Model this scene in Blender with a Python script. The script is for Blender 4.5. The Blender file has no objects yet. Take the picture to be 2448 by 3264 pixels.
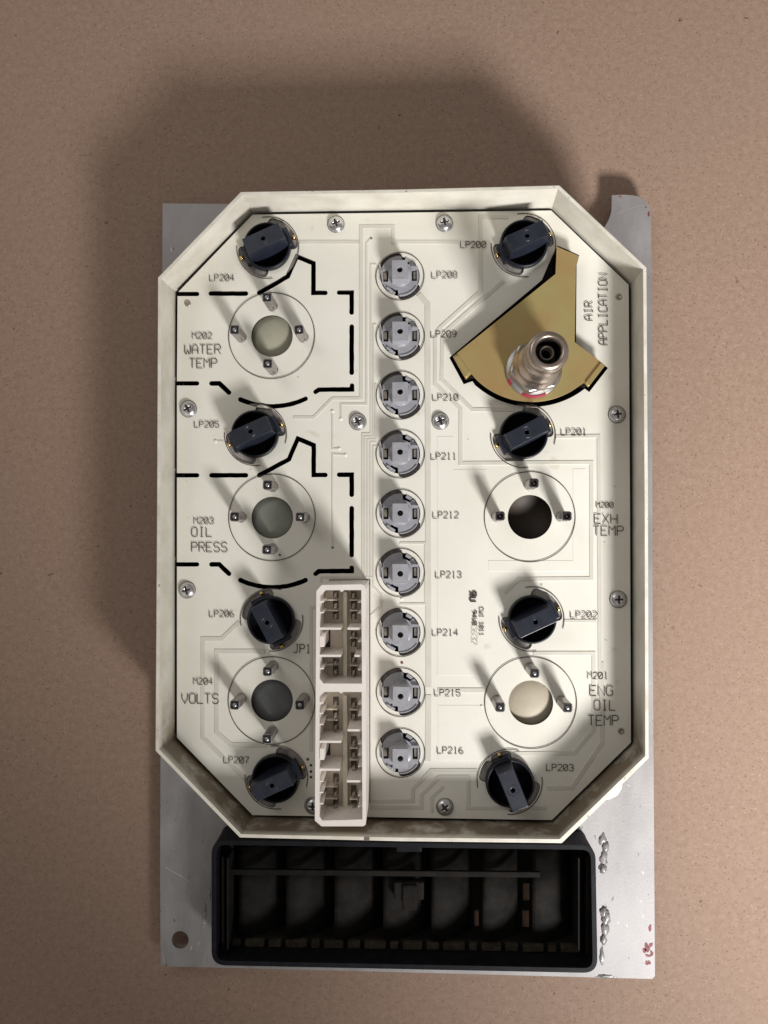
import bpy, bmesh, math, random
from mathutils import Vector, Quaternion
from mathutils.geometry import tessellate_polygon
random.seed(7)
sc = bpy.context.scene
col = sc.collection
R = math.radians

# ------------------------------------------------------------------ scale and camera
U = 0.00011            # metres per photograph pixel at the board plane
F = 2480.0             # focal length in photograph pixels
ZB = 190.0             # board surface above the table (px units)
ZP = 60.0              # top of the aluminium plate
ZR = 330.0             # top of the housing rim
ZC = ZB + F            # camera height
NX, NY = 81.0, 48.0    # where straight-down lands, offset from the image centre

cam_d = bpy.data.cameras.new("camera")
cam = bpy.data.objects.new("camera", cam_d)
col.objects.link(cam)
cam_d.sensor_fit = 'VERTICAL'
cam_d.sensor_height = 36.0
cam_d.lens = 36.0 * F / 3264.0
cam_d.clip_start = 0.005
cam_d.clip_end = 20.0
cam.rotation_mode = 'QUATERNION'
Q = Vector((NX, -NY, -F)).normalized().rotation_difference(Vector((0, 0, -1)))
cam.rotation_quaternion = Q
cam.location = (0, 0, ZC * U)
sc.camera = cam
sc.render.resolution_x = 768
sc.render.resolution_y = 1024

def P(px, py, z=ZB):
    """a spot of the photograph brought back onto the horizontal plane at height z (px units)"""
    d = Q @ Vector((px - 1224.0, -(py - 1632.0), -F))
    t = (z - ZC) / d.z
    return (d.x * t, d.y * t)

# ------------------------------------------------------------------ light
w = bpy.data.worlds.new("World"); sc.world = w; w.use_nodes = True
bg = w.node_tree.nodes['Background']
bg.inputs[0].default_value = (1.0, 0.94, 0.87, 1)
bg.inputs[1].default_value = 0.24

def area(name, loc, target, sx, sy, power, color):
    l = bpy.data.lights.new(name, 'AREA'); l.shape = 'RECTANGLE'
    l.size = sx * U; l.size_y = sy * U; l.energy = power; l.color = color
    o = bpy.data.objects.new(name, l); col.objects.link(o)
    o.location = [c * U for c in loc]
    v = Vector([(t - c) for t, c in zip(target, loc)])
    o.rotation_mode = 'QUATERNION'; o.rotation_quaternion = v.to_track_quat('-Z', 'Y')
    return o
key = area("key_lamp", (2230, -3825, 3020), (2230, 3000, -100), 1050, 850, 2.25, (1.0, 0.98, 0.95))
key.data.spread = R(94)
area("added_fill", (-2600, 2600, 3800), (-500, 400, 0), 1800, 1400, 0.38, (1.0, 0.96, 0.90))  # added fill for the upper left and for reflections in the metal

sc.view_settings.view_transform = 'Standard'
sc.view_settings.look = 'None'
sc.view_settings.exposure = 0.0
sc.view_settings.gamma = 1.0

# ------------------------------------------------------------------ materials
def mat(name, c1, c2=None, rough=0.5, metal=0.0, scale=0.02, bump=0.0, bscale=0.3, detail=6,
        spec=0.5, coat=0.0, ramp=(0.35, 0.65), speck=None, stretch=None, rvar=0.0):
    m = bpy.data.materials.new(name); m.use_nodes = True
    nt = m.node_tree; n = nt.nodes; L = nt.links
    b = n['Principled BSDF']
    b.inputs['Roughness'].default_value = rough
    b.inputs['Metallic'].default_value = metal
    b.inputs['Specular IOR Level'].default_value = spec
    if coat: b.inputs['Coat Weight'].default_value = coat
    geo = n.new('ShaderNodeNewGeometry')
    vec = geo.outputs['Position']
    if stretch:
        mp = n.new('ShaderNodeMapping'); mp.inputs['Scale'].default_value = stretch
        L.new(vec, mp.inputs['Vector']); vec = mp.outputs['Vector']
    def noise(s, d=detail, r=0.6):
        t = n.new('ShaderNodeTexNoise'); t.inputs['Scale'].default_value = s / U
        t.inputs['Detail'].default_value = d; t.inputs['Roughness'].default_value = r
        L.new(vec, t.inputs['Vector']); return t
    out = None
    if c2 is not None:
        t = noise(scale)
        rp = n.new('ShaderNodeValToRGB')
        rp.color_ramp.elements[0].position = ramp[0]; rp.color_ramp.elements[0].color = (*c1, 1)
        rp.color_ramp.elements[1].position = ramp[1]; rp.color_ramp.elements[1].color = (*c2, 1)
        L.new(t.outputs['Fac'], rp.inputs['Fac']); out = rp.outputs['Color']
        if rvar:
            mr = n.new('ShaderNodeMapRange'); mr.inputs['To Min'].default_value = rough - rvar
            mr.inputs['To Max'].default_value = rough + rvar
            L.new(t.outputs['Fac'], mr.inputs['Value']); L.new(mr.outputs['Result'], b.inputs['Roughness'])
    else:
        b.inputs['Base Color'].default_value = (*c1, 1)
    if speck:
        for (sc_, th, c3) in speck:
            t = noise(sc_, 2, 0.5)
            r2 = n.new('ShaderNodeValToRGB')
            r2.color_ramp.elements[0].position = th; r2.color_ramp.elements[0].color = (0, 0, 0, 1)
            r2.color_ramp.elements[1].position = th + 0.05; r2.color_ramp.elements[1].color = (1, 1, 1, 1)
            L.new(t.outputs['Fac'], r2.inputs['Fac'])
            mx = n.new('ShaderNodeMix'); mx.data_type = 'RGBA'
            L.new(r2.outputs['Color'], mx.inputs['Factor'])
            L.new(out, mx.inputs['A']); mx.inputs['B'].default_value = (*c3, 1)
            out = mx.outputs['Result']
    if out is not None: L.new(out, b.inputs['Base Color'])
    if bump:
        t = noise(bscale, 4)
        bp = n.new('ShaderNodeBump'); bp.inputs['Strength'].default_value = bump
        bp.inputs['Distance'].default_value = 2 * U
        L.new(t.outputs['Fac'], bp.inputs['Height']); L.new(bp.outputs['Normal'], b.inputs['Normal'])
    return m

M = {}
M['paper'] = mat('kraft_paper', (0.280, 0.188, 0.140), (0.345, 0.240, 0.185), rough=0.75, scale=0.05, detail=12,
                 bump=0.35, bscale=0.10, spec=0.3, ramp=(0.3, 0.7),
                 speck=[(0.022, 0.735, (0.12, 0.07, 0.045)), (0.06, 0.76, (0.16, 0.1, 0.07)), (0.075, 0.755, (0.55, 0.42, 0.33)), (0.14, 0.64, (0.40, 0.285, 0.215)), (0.12, 0.64, (0.215, 0.135, 0.095))])
M['alu'] = mat('brushed_aluminium', (0.275, 0.262, 0.268), (0.41, 0.395, 0.40), rough=0.56, metal=0.35, scale=0.006,
               detail=10, bump=0.25, bscale=0.25, rvar=0.12, stretch=(1.0, 0.45, 1.0),
               speck=[(0.05, 0.71, (0.5, 0.49, 0.5)), (0.09, 0.72, (0.15, 0.14, 0.14))])
M['board'] = mat('cream_board', (0.76, 0.735, 0.66), (0.81, 0.795, 0.73), rough=0.36, scale=0.004, bump=0.05, bscale=0.05,
                 speck=[(0.035, 0.765, (0.45, 0.42, 0.36)), (0.09, 0.765, (0.42, 0.38, 0.32)), (0.012, 0.70, (0.70, 0.66, 0.57))])
M['board_edge'] = mat('board_edge', (0.035, 0.02, 0.012), rough=0.8)
M['trace'] = mat('covered_copper', (0.62, 0.595, 0.53), (0.68, 0.66, 0.60), rough=0.34, scale=0.01)
M['ink'] = mat('dark_ink', (0.05, 0.03, 0.025), rough=0.6)
M['ink_pale'] = mat('worn_ink', (0.16, 0.13, 0.11), rough=0.6)
M['rim'] = mat('aged_white_plastic', (0.62, 0.58, 0.49), (0.80, 0.77, 0.70), rough=0.42, scale=0.012, bump=0.3, bscale=0.06, speck=[(0.06, 0.70, (0.34, 0.28, 0.22)), (0.03, 0.74, (0.30, 0.24, 0.18))])
M['void'] = mat('black_shade', (0.008, 0.006, 0.005), rough=0.9, spec=0.1)  # near-black colour standing in for the shade of deep hollows
M['black'] = mat('black_plastic', (0.006, 0.007, 0.012), (0.013, 0.015, 0.023), rough=0.38, scale=0.03, bump=0.15, bscale=0.2, spec=0.35, speck=[(0.09, 0.72, (0.06, 0.058, 0.055))])
M['hollow'] = mat('shaded_black_plastic', (0.004, 0.004, 0.006), rough=0.7, spec=0.15)  # the black plastic again, darkened for the shade inside the bowl
M['grip'] = mat('charcoal_plastic', (0.013, 0.016, 0.027), (0.020, 0.024, 0.038), rough=0.36, scale=0.03, bump=0.15, bscale=0.2, spec=0.45, speck=[(0.09, 0.73, (0.07, 0.068, 0.065))])
M['dust'] = mat('dusty_brown_plastic', (0.020, 0.016, 0.012), (0.05, 0.04, 0.03), rough=0.8, scale=0.05, bump=0.5, bscale=0.08, spec=0.2)
M['vent'] = mat('dusty_black_plastic', (0.006, 0.006, 0.006), (0.016, 0.013, 0.011), rough=0.7, spec=0.12, scale=0.02, bump=0.3, bscale=0.08)
M['vent_rim'] = mat('black_vent_rim', (0.005, 0.0055, 0.008), (0.010, 0.010, 0.014), rough=0.55, spec=0.15, scale=0.03, bump=0.1, bscale=0.1)
M['grey'] = mat('grey_plastic', (0.31, 0.31, 0.345), (0.37, 0.37, 0.40), rough=0.34, scale=0.05, bump=0.05, bscale=0.2)
M['ring'] = mat('dull_contact_metal', (0.20, 0.18, 0.175), (0.32, 0.295, 0.285), rough=0.4, metal=0.3, scale=0.03, stretch=(2.5, .5, 1))
M['film'] = mat('smoky_film', (0.20, 0.185, 0.175), (0.38, 0.35, 0.33), rough=0.4, metal=0.0, scale=0.02, stretch=(2.5, .5, 1))
M['brass'] = mat('brass', (0.70, 0.50, 0.22), rough=0.2, metal=1.0)
M['gold'] = mat('yellow_zinc_plate', (0.56, 0.375, 0.165), (0.54, 0.46, 0.20), rough=0.36, metal=0.6, scale=0.005, bump=0.1, bscale=0.15, rvar=0.06)
M['steel'] = mat('zinc_steel', (0.55, 0.55, 0.57), (0.68, 0.68, 0.70), rough=0.30, metal=1.0, scale=0.03, bump=0.03, bscale=0.1)
M['post'] = mat('tinned_post', (0.27, 0.245, 0.235), (0.40, 0.37, 0.355), rough=0.38, metal=0.6, scale=0.08, bump=0.15, bscale=0.2)
M['stud'] = mat('zinc_stud', (0.34, 0.35, 0.38), rough=0.3, metal=0.8)
M['post_dark'] = mat('dark_post_core', (0.05, 0.042, 0.045), rough=0.45, metal=0.6)
M['nickel'] = mat('worn_nickel_brass', (0.34, 0.27, 0.22), (0.48, 0.41, 0.36), rough=0.33, metal=0.9, scale=0.02, bump=0.1, bscale=0.1)
M['chrome'] = mat('bright_nut', (0.36, 0.35, 0.34), (0.48, 0.47, 0.46), rough=0.42, metal=1.0, scale=0.02)
M['red'] = mat('red_paint', (0.30, 0.03, 0.055), rough=0.35)
M['darkred'] = mat('dried_red_stain', (0.16, 0.02, 0.03), (0.30, 0.08, 0.09), rough=0.6, scale=0.1)
M['white'] = mat('white_nylon', (0.76, 0.70, 0.66), (0.84, 0.79, 0.75), rough=0.4, scale=0.01, bump=0.08, bscale=0.05)
M['white_in'] = mat('yellowed_nylon', (0.78, 0.71, 0.58), (0.85, 0.80, 0.70), rough=0.45, scale=0.02, bump=0.1, bscale=0.1)
M['contact'] = mat('terminal_metal', (0.30, 0.265, 0.22), (0.44, 0.40, 0.35), rough=0.4, metal=0.7, scale=0.06)
M['strip'] = mat('tarnished_strip', (0.20, 0.175, 0.145), (0.28, 0.25, 0.21), rough=0.4, metal=0.3, scale=0.06)
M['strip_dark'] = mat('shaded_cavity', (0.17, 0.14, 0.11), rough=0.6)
M['glue'] = mat('clear_glue', (0.17, 0.168, 0.17), (0.33, 0.32, 0.325), rough=0.32, scale=0.035, bump=0.5, bscale=0.09, coat=0.25)
M['scratch'] = mat('bright_scratch', (0.46, 0.455, 0.48), rough=0.5, metal=0.3)
M['paint_white'] = mat('white_cap', (0.82, 0.80, 0.72), (0.86, 0.84, 0.78), rough=0.35, scale=0.01)

# grime on the rim's lower inner walls: a dirt layer of the plastic itself
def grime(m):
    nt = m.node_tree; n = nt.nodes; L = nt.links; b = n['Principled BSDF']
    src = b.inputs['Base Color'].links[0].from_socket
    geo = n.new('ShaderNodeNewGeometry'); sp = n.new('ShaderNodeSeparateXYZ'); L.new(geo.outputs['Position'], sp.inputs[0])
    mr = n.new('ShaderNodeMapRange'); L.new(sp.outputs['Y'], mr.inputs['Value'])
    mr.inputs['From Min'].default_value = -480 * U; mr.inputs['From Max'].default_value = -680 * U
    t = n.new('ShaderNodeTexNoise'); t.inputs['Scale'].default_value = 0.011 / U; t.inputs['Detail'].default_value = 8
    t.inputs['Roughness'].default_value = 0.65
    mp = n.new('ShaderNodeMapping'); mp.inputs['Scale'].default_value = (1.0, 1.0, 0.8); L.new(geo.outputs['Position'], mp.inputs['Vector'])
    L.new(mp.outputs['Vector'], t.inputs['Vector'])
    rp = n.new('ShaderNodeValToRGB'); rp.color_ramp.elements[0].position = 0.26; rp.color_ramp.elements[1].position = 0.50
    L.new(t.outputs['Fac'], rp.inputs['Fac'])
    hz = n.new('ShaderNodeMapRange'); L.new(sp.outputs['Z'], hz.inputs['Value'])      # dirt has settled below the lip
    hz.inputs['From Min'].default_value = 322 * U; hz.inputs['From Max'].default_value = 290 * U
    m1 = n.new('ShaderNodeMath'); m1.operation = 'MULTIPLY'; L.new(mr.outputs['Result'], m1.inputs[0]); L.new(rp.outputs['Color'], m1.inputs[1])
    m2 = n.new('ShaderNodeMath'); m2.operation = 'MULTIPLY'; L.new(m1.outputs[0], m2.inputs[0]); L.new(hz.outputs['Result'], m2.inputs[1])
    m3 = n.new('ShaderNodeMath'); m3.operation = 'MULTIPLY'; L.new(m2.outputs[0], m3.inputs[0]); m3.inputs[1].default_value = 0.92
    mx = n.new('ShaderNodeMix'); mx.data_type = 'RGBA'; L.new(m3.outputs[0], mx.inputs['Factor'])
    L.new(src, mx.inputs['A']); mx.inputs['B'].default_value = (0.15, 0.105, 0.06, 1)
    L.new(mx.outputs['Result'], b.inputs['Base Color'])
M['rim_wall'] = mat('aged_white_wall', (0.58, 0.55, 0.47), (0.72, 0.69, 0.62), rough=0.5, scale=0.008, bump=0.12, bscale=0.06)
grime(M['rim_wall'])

# ------------------------------------------------------------------ mesh helpers (all in px units)
class MB:
    def __init__(s): s.bm = bmesh.new()
    def face(s, vs):
        try: return s.bm.faces.new(vs)
        except ValueError: return None
    def v(s, x, y, z): return s.bm.verts.new((x * U, y * U, z * U))
    def prism(s, outer, z0, z1, holes=(), top=None, bottom=True, cap=True):
        """outline with holes between two heights; top = (sx, sy) taper or a second outline"""
        loops = [list(outer)] + [list(h) for h in holes]
        tl = []
        if top is None: tl = loops
        elif isinstance(top, tuple): tl = [[(x * top[0], y * top[1]) for x, y in loops[0]]] + loops[1:]
        else: tl = [list(top)] + loops[1:]
        tris = tessellate_polygon([[Vector((x, y, 0)) for x, y in l] for l in tl])
        lo = [[s.v(x, y, z0) for x, y in l] for l in loops]
        hi = [[s.v(x, y, z1) for x, y in l] for l in tl]
        fl = [v for l in lo for v in l]; fh = [v for l in hi for v in l]
        pts = [p for l in tl for p in l]
        for a, b, c in tris:
            ar = (pts[b][0]-pts[a][0])*(pts[c][1]-pts[a][1])-(pts[c][0]-pts[a][0])*(pts[b][1]-pts[a][1])
            if abs(ar) < 1e-9: continue
            if ar < 0: a, b, c = a, c, b
            if cap: s.face((fh[a], fh[b], fh[c]))
            if bottom: s.face((fl[c], fl[b], fl[a]))
        for l, h in zip(lo, hi):
            k = len(l)
            for i in range(k): s.face((l[i], l[(i+1) % k], h[(i+1) % k], h[i]))
        return s
    def box(s, cx, cy, z0, z1, sx, sy, ang=0, top=None):
        pts = rot([(-sx/2, -sy/2), (sx/2, -sy/2), (sx/2, sy/2), (-sx/2, sy/2)], ang)
        tp = None
        if top: tp = [(x + cx, y + cy) for x, y in rot([(-sx/2*top, -sy/2*top), (sx/2*top, -sy/2*top), (sx/2*top, sy/2*top), (-sx/2*top, sy/2*top)], ang)]
        return s.prism([(x + cx, y + cy) for x, y in pts], z0, z1, top=tp)
    def lathe(s, prof, n=40, cx=0, cy=0, smooth=True):
        rings = []
        for r, z in prof:
            if r < 1e-6: rings.append([s.v(cx, cy, z)])
            else: rings.append([s.v(cx + r * math.cos(2*math.pi*i/n), cy + r * math.sin(2*math.pi*i/n), z) for i in range(n)])
        for a, b in zip(rings, rings[1:]):
            for i in range(n):
                j = (i + 1) % n
                if len(a) == 1 and len(b) == 1: continue
                if len(a) == 1: f = s.face((a[0], b[i], b[j]))
                elif len(b) == 1: f = s.face((a[i], a[j], b[0]))
                else: f = s.face((a[i], a[j], b[j], b[i]))
                if f and smooth: f.smooth = True
        return s
    def sweep(s, pl, sect, closed=False):
        """section [(offset, z)...] carried along a flat polyline with mitred corners"""
        k = len(pl); rows = []
        for i in range(k):
            p = Vector(pl[i])
            a = Vector(pl[i-1]) if (i > 0 or closed) else None
            b = Vector(pl[(i+1) % k]) if (i < k-1 or closed) else None
            d1 = (p - a).normalized() if a is not None else None
            d2 = (b - p).normalized() if b is not None else None
            if d1 is None: d1 = d2
            if d2 is None: d2 = d1
            t = (d1 + d2)
            t = t.normalized() if t.length > 1e-6 else d1
            nn = Vector((-t.y, t.x)); sc_ = 1.0 / max(0.45, nn.dot(Vector((-d1.y, d1.x))))
            rows.append([s.v(p.x + nn.x*o*sc_, p.y + nn.y*o*sc_, z) for o, z in sect])
        m = len(sect)
        for i in range(k if closed else k-1):
            a, b = rows[i], rows[(i+1) % k]
            for j in range(m-1): s.face((a[j], a[j+1], b[j+1], b[j]))
        return s
    def ribbon(s, pl, w, z, closed=False): return s.sweep(pl, [(w/2, z), (-w/2, z)], closed)
    def blob(s, cx, cy, z, rx, ry, rz, n=14, jag=0.12):
        prof = []
        rings = []
        m = 6
        for i in range(m + 1):
            a = math.pi/2 * i / m
            r, h = math.cos(a), math.sin(a)
            if i == m: rings.append([s.v(cx, cy, z + rz)]); continue
            rings.append([s.v(cx + rx*r*(1+random.uniform(-jag, jag))*math.cos(2*math.pi*k/n),
                              cy + ry*r*(1+random.uniform(-jag, jag))*math.sin(2*math.pi*k/n), z + rz*h) for k in range(n)])
        for a, b in zip(rings, rings[1:]):
            for i in range(n):
                j = (i+1) % n
                f = s.face((a[i], a[j], b[0])) if len(b) == 1 else s.face((a[i], a[j], b[j], b[i]))
                if f: f.smooth = True
        return s
    def mesh(s, name, m):
        me = bpy.data.meshes.new(name)
        bmesh.ops.recalc_face_normals(s.bm, faces=s.bm.faces)
        s.bm.to_mesh(me); s.bm.free(); me.materials.append(M[m] if isinstance(m, str) else m)
        return me
    def build(s, name, m, parent=None, bevel=0, loc=None, flip=False):
        o = bpy.data.objects.new(name, s.mesh(name, m)); col.objects.link(o)
        if parent is not None: o.parent = parent
        if loc is not None: o.location = loc
        if bevel:
            b = o.modifiers.new('bevel', 'BEVEL'); b.width = bevel * U; b.segments = 2
            b.limit_method = 'ANGLE'; b.angle_limit = R(35); b.harden_normals = False
        return o

def rot(pts, deg):
    c, s_ = math.cos(R(deg)), math.sin(R(deg))
    return [(x*c - y*s_, x*s_ + y*c) for x, y in pts]
def circ(cx, cy, r, n=48): return [(cx + r*math.cos(2*math.pi*i/n), cy + r*math.sin(2*math.pi*i/n)) for i in range(n)]
def arc(cx, cy, r, a0, a1, n=24): return [(cx + r*math.cos(R(a0+(a1-a0)*i/n)), cy + r*math.sin(R(a0+(a1-a0)*i/n))) for i in range(n+1)]
def arc3(p1, p2, p3, n=20):
    ax, ay = p1; bx, by = p2; cx, cy = p3
    d = 2*(ax*(by-cy)+bx*(cy-ay)+cx*(ay-by))
    ux = ((ax*ax+ay*ay)*(by-cy)+(bx*bx+by*by)*(cy-ay)+(cx*cx+cy*cy)*(ay-by))/d
    uy = ((ax*ax+ay*ay)*(cx-bx)+(bx*bx+by*by)*(ax-cx)+(cx*cx+cy*cy)*(bx-ax))/d
    r = math.hypot(ax-ux, ay-uy)
    t1 = math.atan2(ay-uy, ax-ux); t2 = math.atan2(by-uy, bx-ux); t3 = math.atan2(cy-uy, cx-ux)
    def fwd(a, b): return (b-a) % (2*math.pi)
    if fwd(t1, t2) < fwd(t1, t3): sp = fwd(t1, t3)
    else: sp = fwd(t1, t3) - 2*math.pi
    return [(ux + r*math.cos(t1+sp*i/n), uy + r*math.sin(t1+sp*i/n)) for i in range(n+1)]
def slot(pl, w, n=7, jit=0.5):
    """outline of a routed slot with round ends"""
    k = len(pl); Lf, Rt = [], []
    dense = [pl[0]]
    for a, b in zip(pl, pl[1:]):
        m = max(1, int(math.dist(a, b) / 14))
        dense += [(a[0]+(b[0]-a[0])*i/m, a[1]+(b[1]-a[1])*i/m) for i in range(1, m+1)]
    pl = dense; k = len(pl)
    for i in range(k):
        p = Vector(pl[i])
        d1 = (p - Vector(pl[i-1])).normalized() if i else (Vector(pl[1]) - p).normalized()
        d2 = (Vector(pl[i+1]) - p).normalized() if i < k-1 else d1
        t = (d1+d2).normalized(); nn = Vector((-t.y, t.x)); s_ = 1/max(.45, nn.dot(Vector((-d1.y, d1.x))))
        j1 = random.uniform(-jit, jit); j2 = random.uniform(-jit, jit)
        Lf.append(tuple(p + nn*(w/2*s_ + j1))); Rt.append(tuple(p - nn*(w/2*s_ + j2)))
    d = (Vector(pl[-1]) - Vector(pl[-2])); a = math.degrees(math.atan2(d.y, d.x))
    e1 = arc(pl[-1][0], pl[-1][1], w/2, a+90-15, a-90+15, n)
    d = (Vector(pl[0]) - Vector(pl[1])); a = math.degrees(math.atan2(d.y, d.x))
    e0 = arc(pl[0][0], pl[0][1], w/2, a+90-15, a-90+15, n)
    return Lf + e1 + Rt[::-1] + e0
def PP(pts, z=ZB): return [P(x, y, z) for x, y in pts]

def tag(o, label=None, cat=None, group=None, kind=None):
    if label: o['label'] = label
    if cat: o['category'] = cat
    if group: o['group'] = group
    if kind: o['kind'] = kind
    return o
def empty(name, x, y, z, rz=0):
    o = bpy.data.objects.new(name, None); col.objects.link(o)
    o.empty_display_size = 20*U
    o.location = (x*U, y*U, z*U); o.rotation_euler = (0, 0, R(rz)); return o
def kids(o): return [c for c in bpy.data.objects if c.parent == o]
def copy_tree(o, parent=None):
    c = o.copy(); col.objects.link(c)
    if parent is not None: c.parent = parent
    for ch in kids(o): copy_tree(ch, c)
    return c

# ------------------------------------------------------------------ the table under its brown paper
g = MB(); n = 40
S_ = 7000
vs = [[g.v(-S_ + 2*S_*i/n, -S_ + 2*S_*j/n, -1.5 + 1.5*math.sin(i*1.7)*math.cos(j*1.3)) for j in range(n+1)] for i in range(n+1)]
for i in range(n):
    for j in range(n):
        f = g.face((vs[i][j], vs[i+1][j], vs[i+1][j+1], vs[i][j+1])); f.smooth = True
tag(g.build('tabletop_paper', 'paper'), kind='structure')

# ------------------------------------------------------------------ aluminium plate
pl_out = PP([(518, 648), (1000, 652), (1740, 660), (1850, 775)] , ZP) + PP(arc3((1880, 765), (1928, 722), (1949, 672), 12), ZP) + \
         PP([(1950, 622), (1990, 620), (2018, 622)], ZP) + PP(arc3((2030, 625), (2058, 642), (2075, 675), 8), ZP) + \
         PP([(2078, 900), (2081, 2000), (2088, 3112), (2078, 3121), (1500, 3105), (900, 3090), (512, 3080), (510, 2800), (514, 1600)], ZP)
def rrect_px(pts, r, z, n=8):
    """rounded quad given by four photograph corners"""
    q = [Vector(P(x, y, z)) for x, y in pts]; out = []
    for i in range(4):
        a, b, c = q[i-1], q[i], q[(i+1) % 4]
        p1 = b + (a-b).normalized()*r; p2 = b + (c-b).normalized()*r
        for k in range(n+1):
            t = k/n; out.append(tuple((1-t)**2*p1 + 2*t*(1-t)*b + t*t*p2))
    return out
DV = [(674, 2678), (1898, 2694), (1905, 3102), (674, 3077)]            # duct rim corners at board height
duct_o = rrect_px(DV, 46, ZB)
def grow(loop, d):
    cx = sum(p[0] for p in loop)/len(loop); cy = sum(p[1] for p in loop)/len(loop)
    k = len(loop); out = []
    for i in range(k):
        a, b = Vector(loop[i-1]), Vector(loop[(i+1) % k]); t = (b-a).normalized(); nn = Vector((-t.y, t.x))
        p = Vector(loop[i])
        if nn.dot(p - Vector((cx, cy))) < 0: nn = -nn
        out.append(tuple(p + nn*d))
    return out
cut = grow(duct_o, 1.5)
hole = circ(*P(574, 2996, ZP), 29, 32)
backing = empty('backing_plate', 0, 0, 0)
tag(backing, 'bare aluminium plate under the housing and vent, with a hole in its lower left corner', 'metal plate')
pb = MB().prism(pl_out, ZP-14, ZP, holes=[hole, cut])
pb.build('plate', 'alu', backing, bevel=1.6)
for (x, y, rx, ry) in [(2062, 3020, 9, 14), (2075, 3012, 6, 8), (2054, 3030, 6, 10), (2066, 3046, 10, 5), (2062, 3069, 6, 6),
                       (2070, 3068, 4, 7), (2077, 3038, 5, 9), (2072, 2958, 5, 11), (2068, 682, 4, 8), (2059, 661, 2.5, 3), (1977, 627, 5, 2.5)]:
    cx, cy = P(x, y, ZP)
    a0 = random.uniform(0, 6)
    poly = [(cx + rx*(1+0.35*math.sin(3*t+a0)*random.uniform(.4, 1))*math.cos(t), cy + ry*(1+.3*math.cos(2*t+a0))*math.sin(t)) for t in [2*math.pi*i/16 for i in range(16)]]
    MB().prism(poly, ZP-.5, ZP+0.6).build('paint_stain', 'darkred', backing)
for pts, wd in [([(526, 2762), (560, 2783), (586, 2797)], 3), ([(584, 2797), (606, 2812)], 1.6), ([(1966, 680), (2010, 664), (2055, 652)], 1.6), ([(520, 3040), (524, 3070)], 3),
                ([(1915, 2552), (1930, 2558)], 2), ([(2000, 2500), (2008, 2507)], 3), ([(2040, 2870), (2046, 2874)], 3)]:
    q = PP(pts, ZP)
    k = len(q); g = MB(); g.sweep(q, [(wd/2, ZP+.4), (-wd/2, ZP+.4)])
    g.build('scratch', 'scratch', backing)
# small spacers so that the plate rests on something
for x, y in [(560, 690), (2040, 740), (560, 3040), (2030, 3060)]:
    cx, cy = P(x, y, 0)
for x, y in [(700, 900), (1850, 900), (1850, 2450), (700, 2450)]:
    MB().lathe([(0, 0.5), (40, 0.5), (40, ZP-14.2), (0, ZP-14.2)], 24, *P(x, y, 0)).build('foot_knob', 'black', backing)

# ------------------------------------------------------------------ air vent
vent = empty('air_vent', *P(1290, 2890, 0), 0)
tag(vent, 'black rectangular air vent duct with row of upright louvers below the gauge housing', 'air vent')
vx, vy = P(1290, 2890, 0)
def rel(pts, ox=vx, oy=vy): return [(x-ox, y-oy) for x, y in pts]
inner = grow(duct_o, -15)
MB().prism(rel(duct_o), 4, ZB, holes=[rel(inner)]).build('duct_wall', 'vent_rim', vent, bevel=3)
# inner liner steps left and right
def vb(x0, y0, x1, y1, z0, z1, name, m, par=vent, bev=1.5, zref=None, **k):
    zr = z1 if zref is None else zref
    q = rel([P(x0, y0, zr), P(x1, y0, zr), P(x1, y1, zr), P(x0, y1, zr)])
    return MB().prism(q, z0, z1).build(name, m, par, bevel=bev)
inner2 = grow(duct_o, -15.5); core = grow(duct_o, -46)
MB().prism(rel(inner2), 6, 95, holes=[rel(core)]).build('inner_frame', 'vent', vent, bevel=3)
for x0 in (706, 1868):
    vb(x0, 2730, x0+10, 3040, 90, 150, 'guide_rib', 'vent')
vb(722, 2735, 728, 3030, 90, 165, 'guide_rib', 'vent'); vb(1842, 2735, 1848, 3030, 90, 165, 'guide_rib', 'vent')
xs = [(762, 893), (912, 1044), (1066, 1196), (1222, 1350), (1375, 1500), (1538, 1655), (1696, 1822)]
for i, (a, b) in enumerate(xs):
    zt = 100
    x0, y0 = P(a, 2700, zt); x1, y1 = P(b, 3003, zt)
    tilt = [52, 52, 50, 48, 44, 40, 34][i]
    g = MB(); wd = (x1-x0); hgt = abs(y1-y0)
    # a slanted blade with a thick rounded leading edge
    dz = wd*math.tan(R(tilt))*0.55
    ext = 20 if i < 4 else 2
    wd += ext
    up = [(wd*t, -dz*(t**1.9) + 7*math.sin(math.pi*t)) for t in [k_/10 for k_ in range(11)]]
    sec = up + [(x_, z_ - 7) for x_, z_ in up[::-1]]
    lo = []; hi = []
    for (sx_, sz) in sec:
        lo.append(g.v(x0 - vx + sx_, y1 - vy, zt + sz)); hi.append(g.v(x0 - vx + sx_, y0 - vy, zt + sz))
    g.face(lo); g.face(hi[::-1])
    for q in range(len(sec)):
        f = g.face((lo[q], lo[(q+1) % len(sec)], hi[(q+1) % len(sec)], hi[q]))
        if f: f.smooth = True
    bl = g.build('louver_blade', 'vent', vent)
    for s_ in (-1, 1):
        MB().box(x0 - vx + 30, (y0+y1)/2 - vy + s_*(hgt/2 + 4), zt-14, zt-4, 14, 12).build('pivot_pin', 'vent', bl, bevel=1)
q = rel([P(725, 2771, 128), P(1722, 2780, 128), P(1722, 2798, 128), P(725, 2789, 128)])
lb = MB().prism(q, 116, 128).build('link_bar', 'vent', vent, bevel=2)
vb(1255, 2812, 1352, 2870, 100, 132, 'thumb_clip', 'vent', bev=6)
vb(1282, 2822, 1330, 2905, 104, 140, 'thumb_clip', 'vent', bev=6)
vb(1262, 2700, 1345, 2716, 120, 160, 'top_catch', 'vent_rim', bev=4)
x = 740; k = 0
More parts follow.
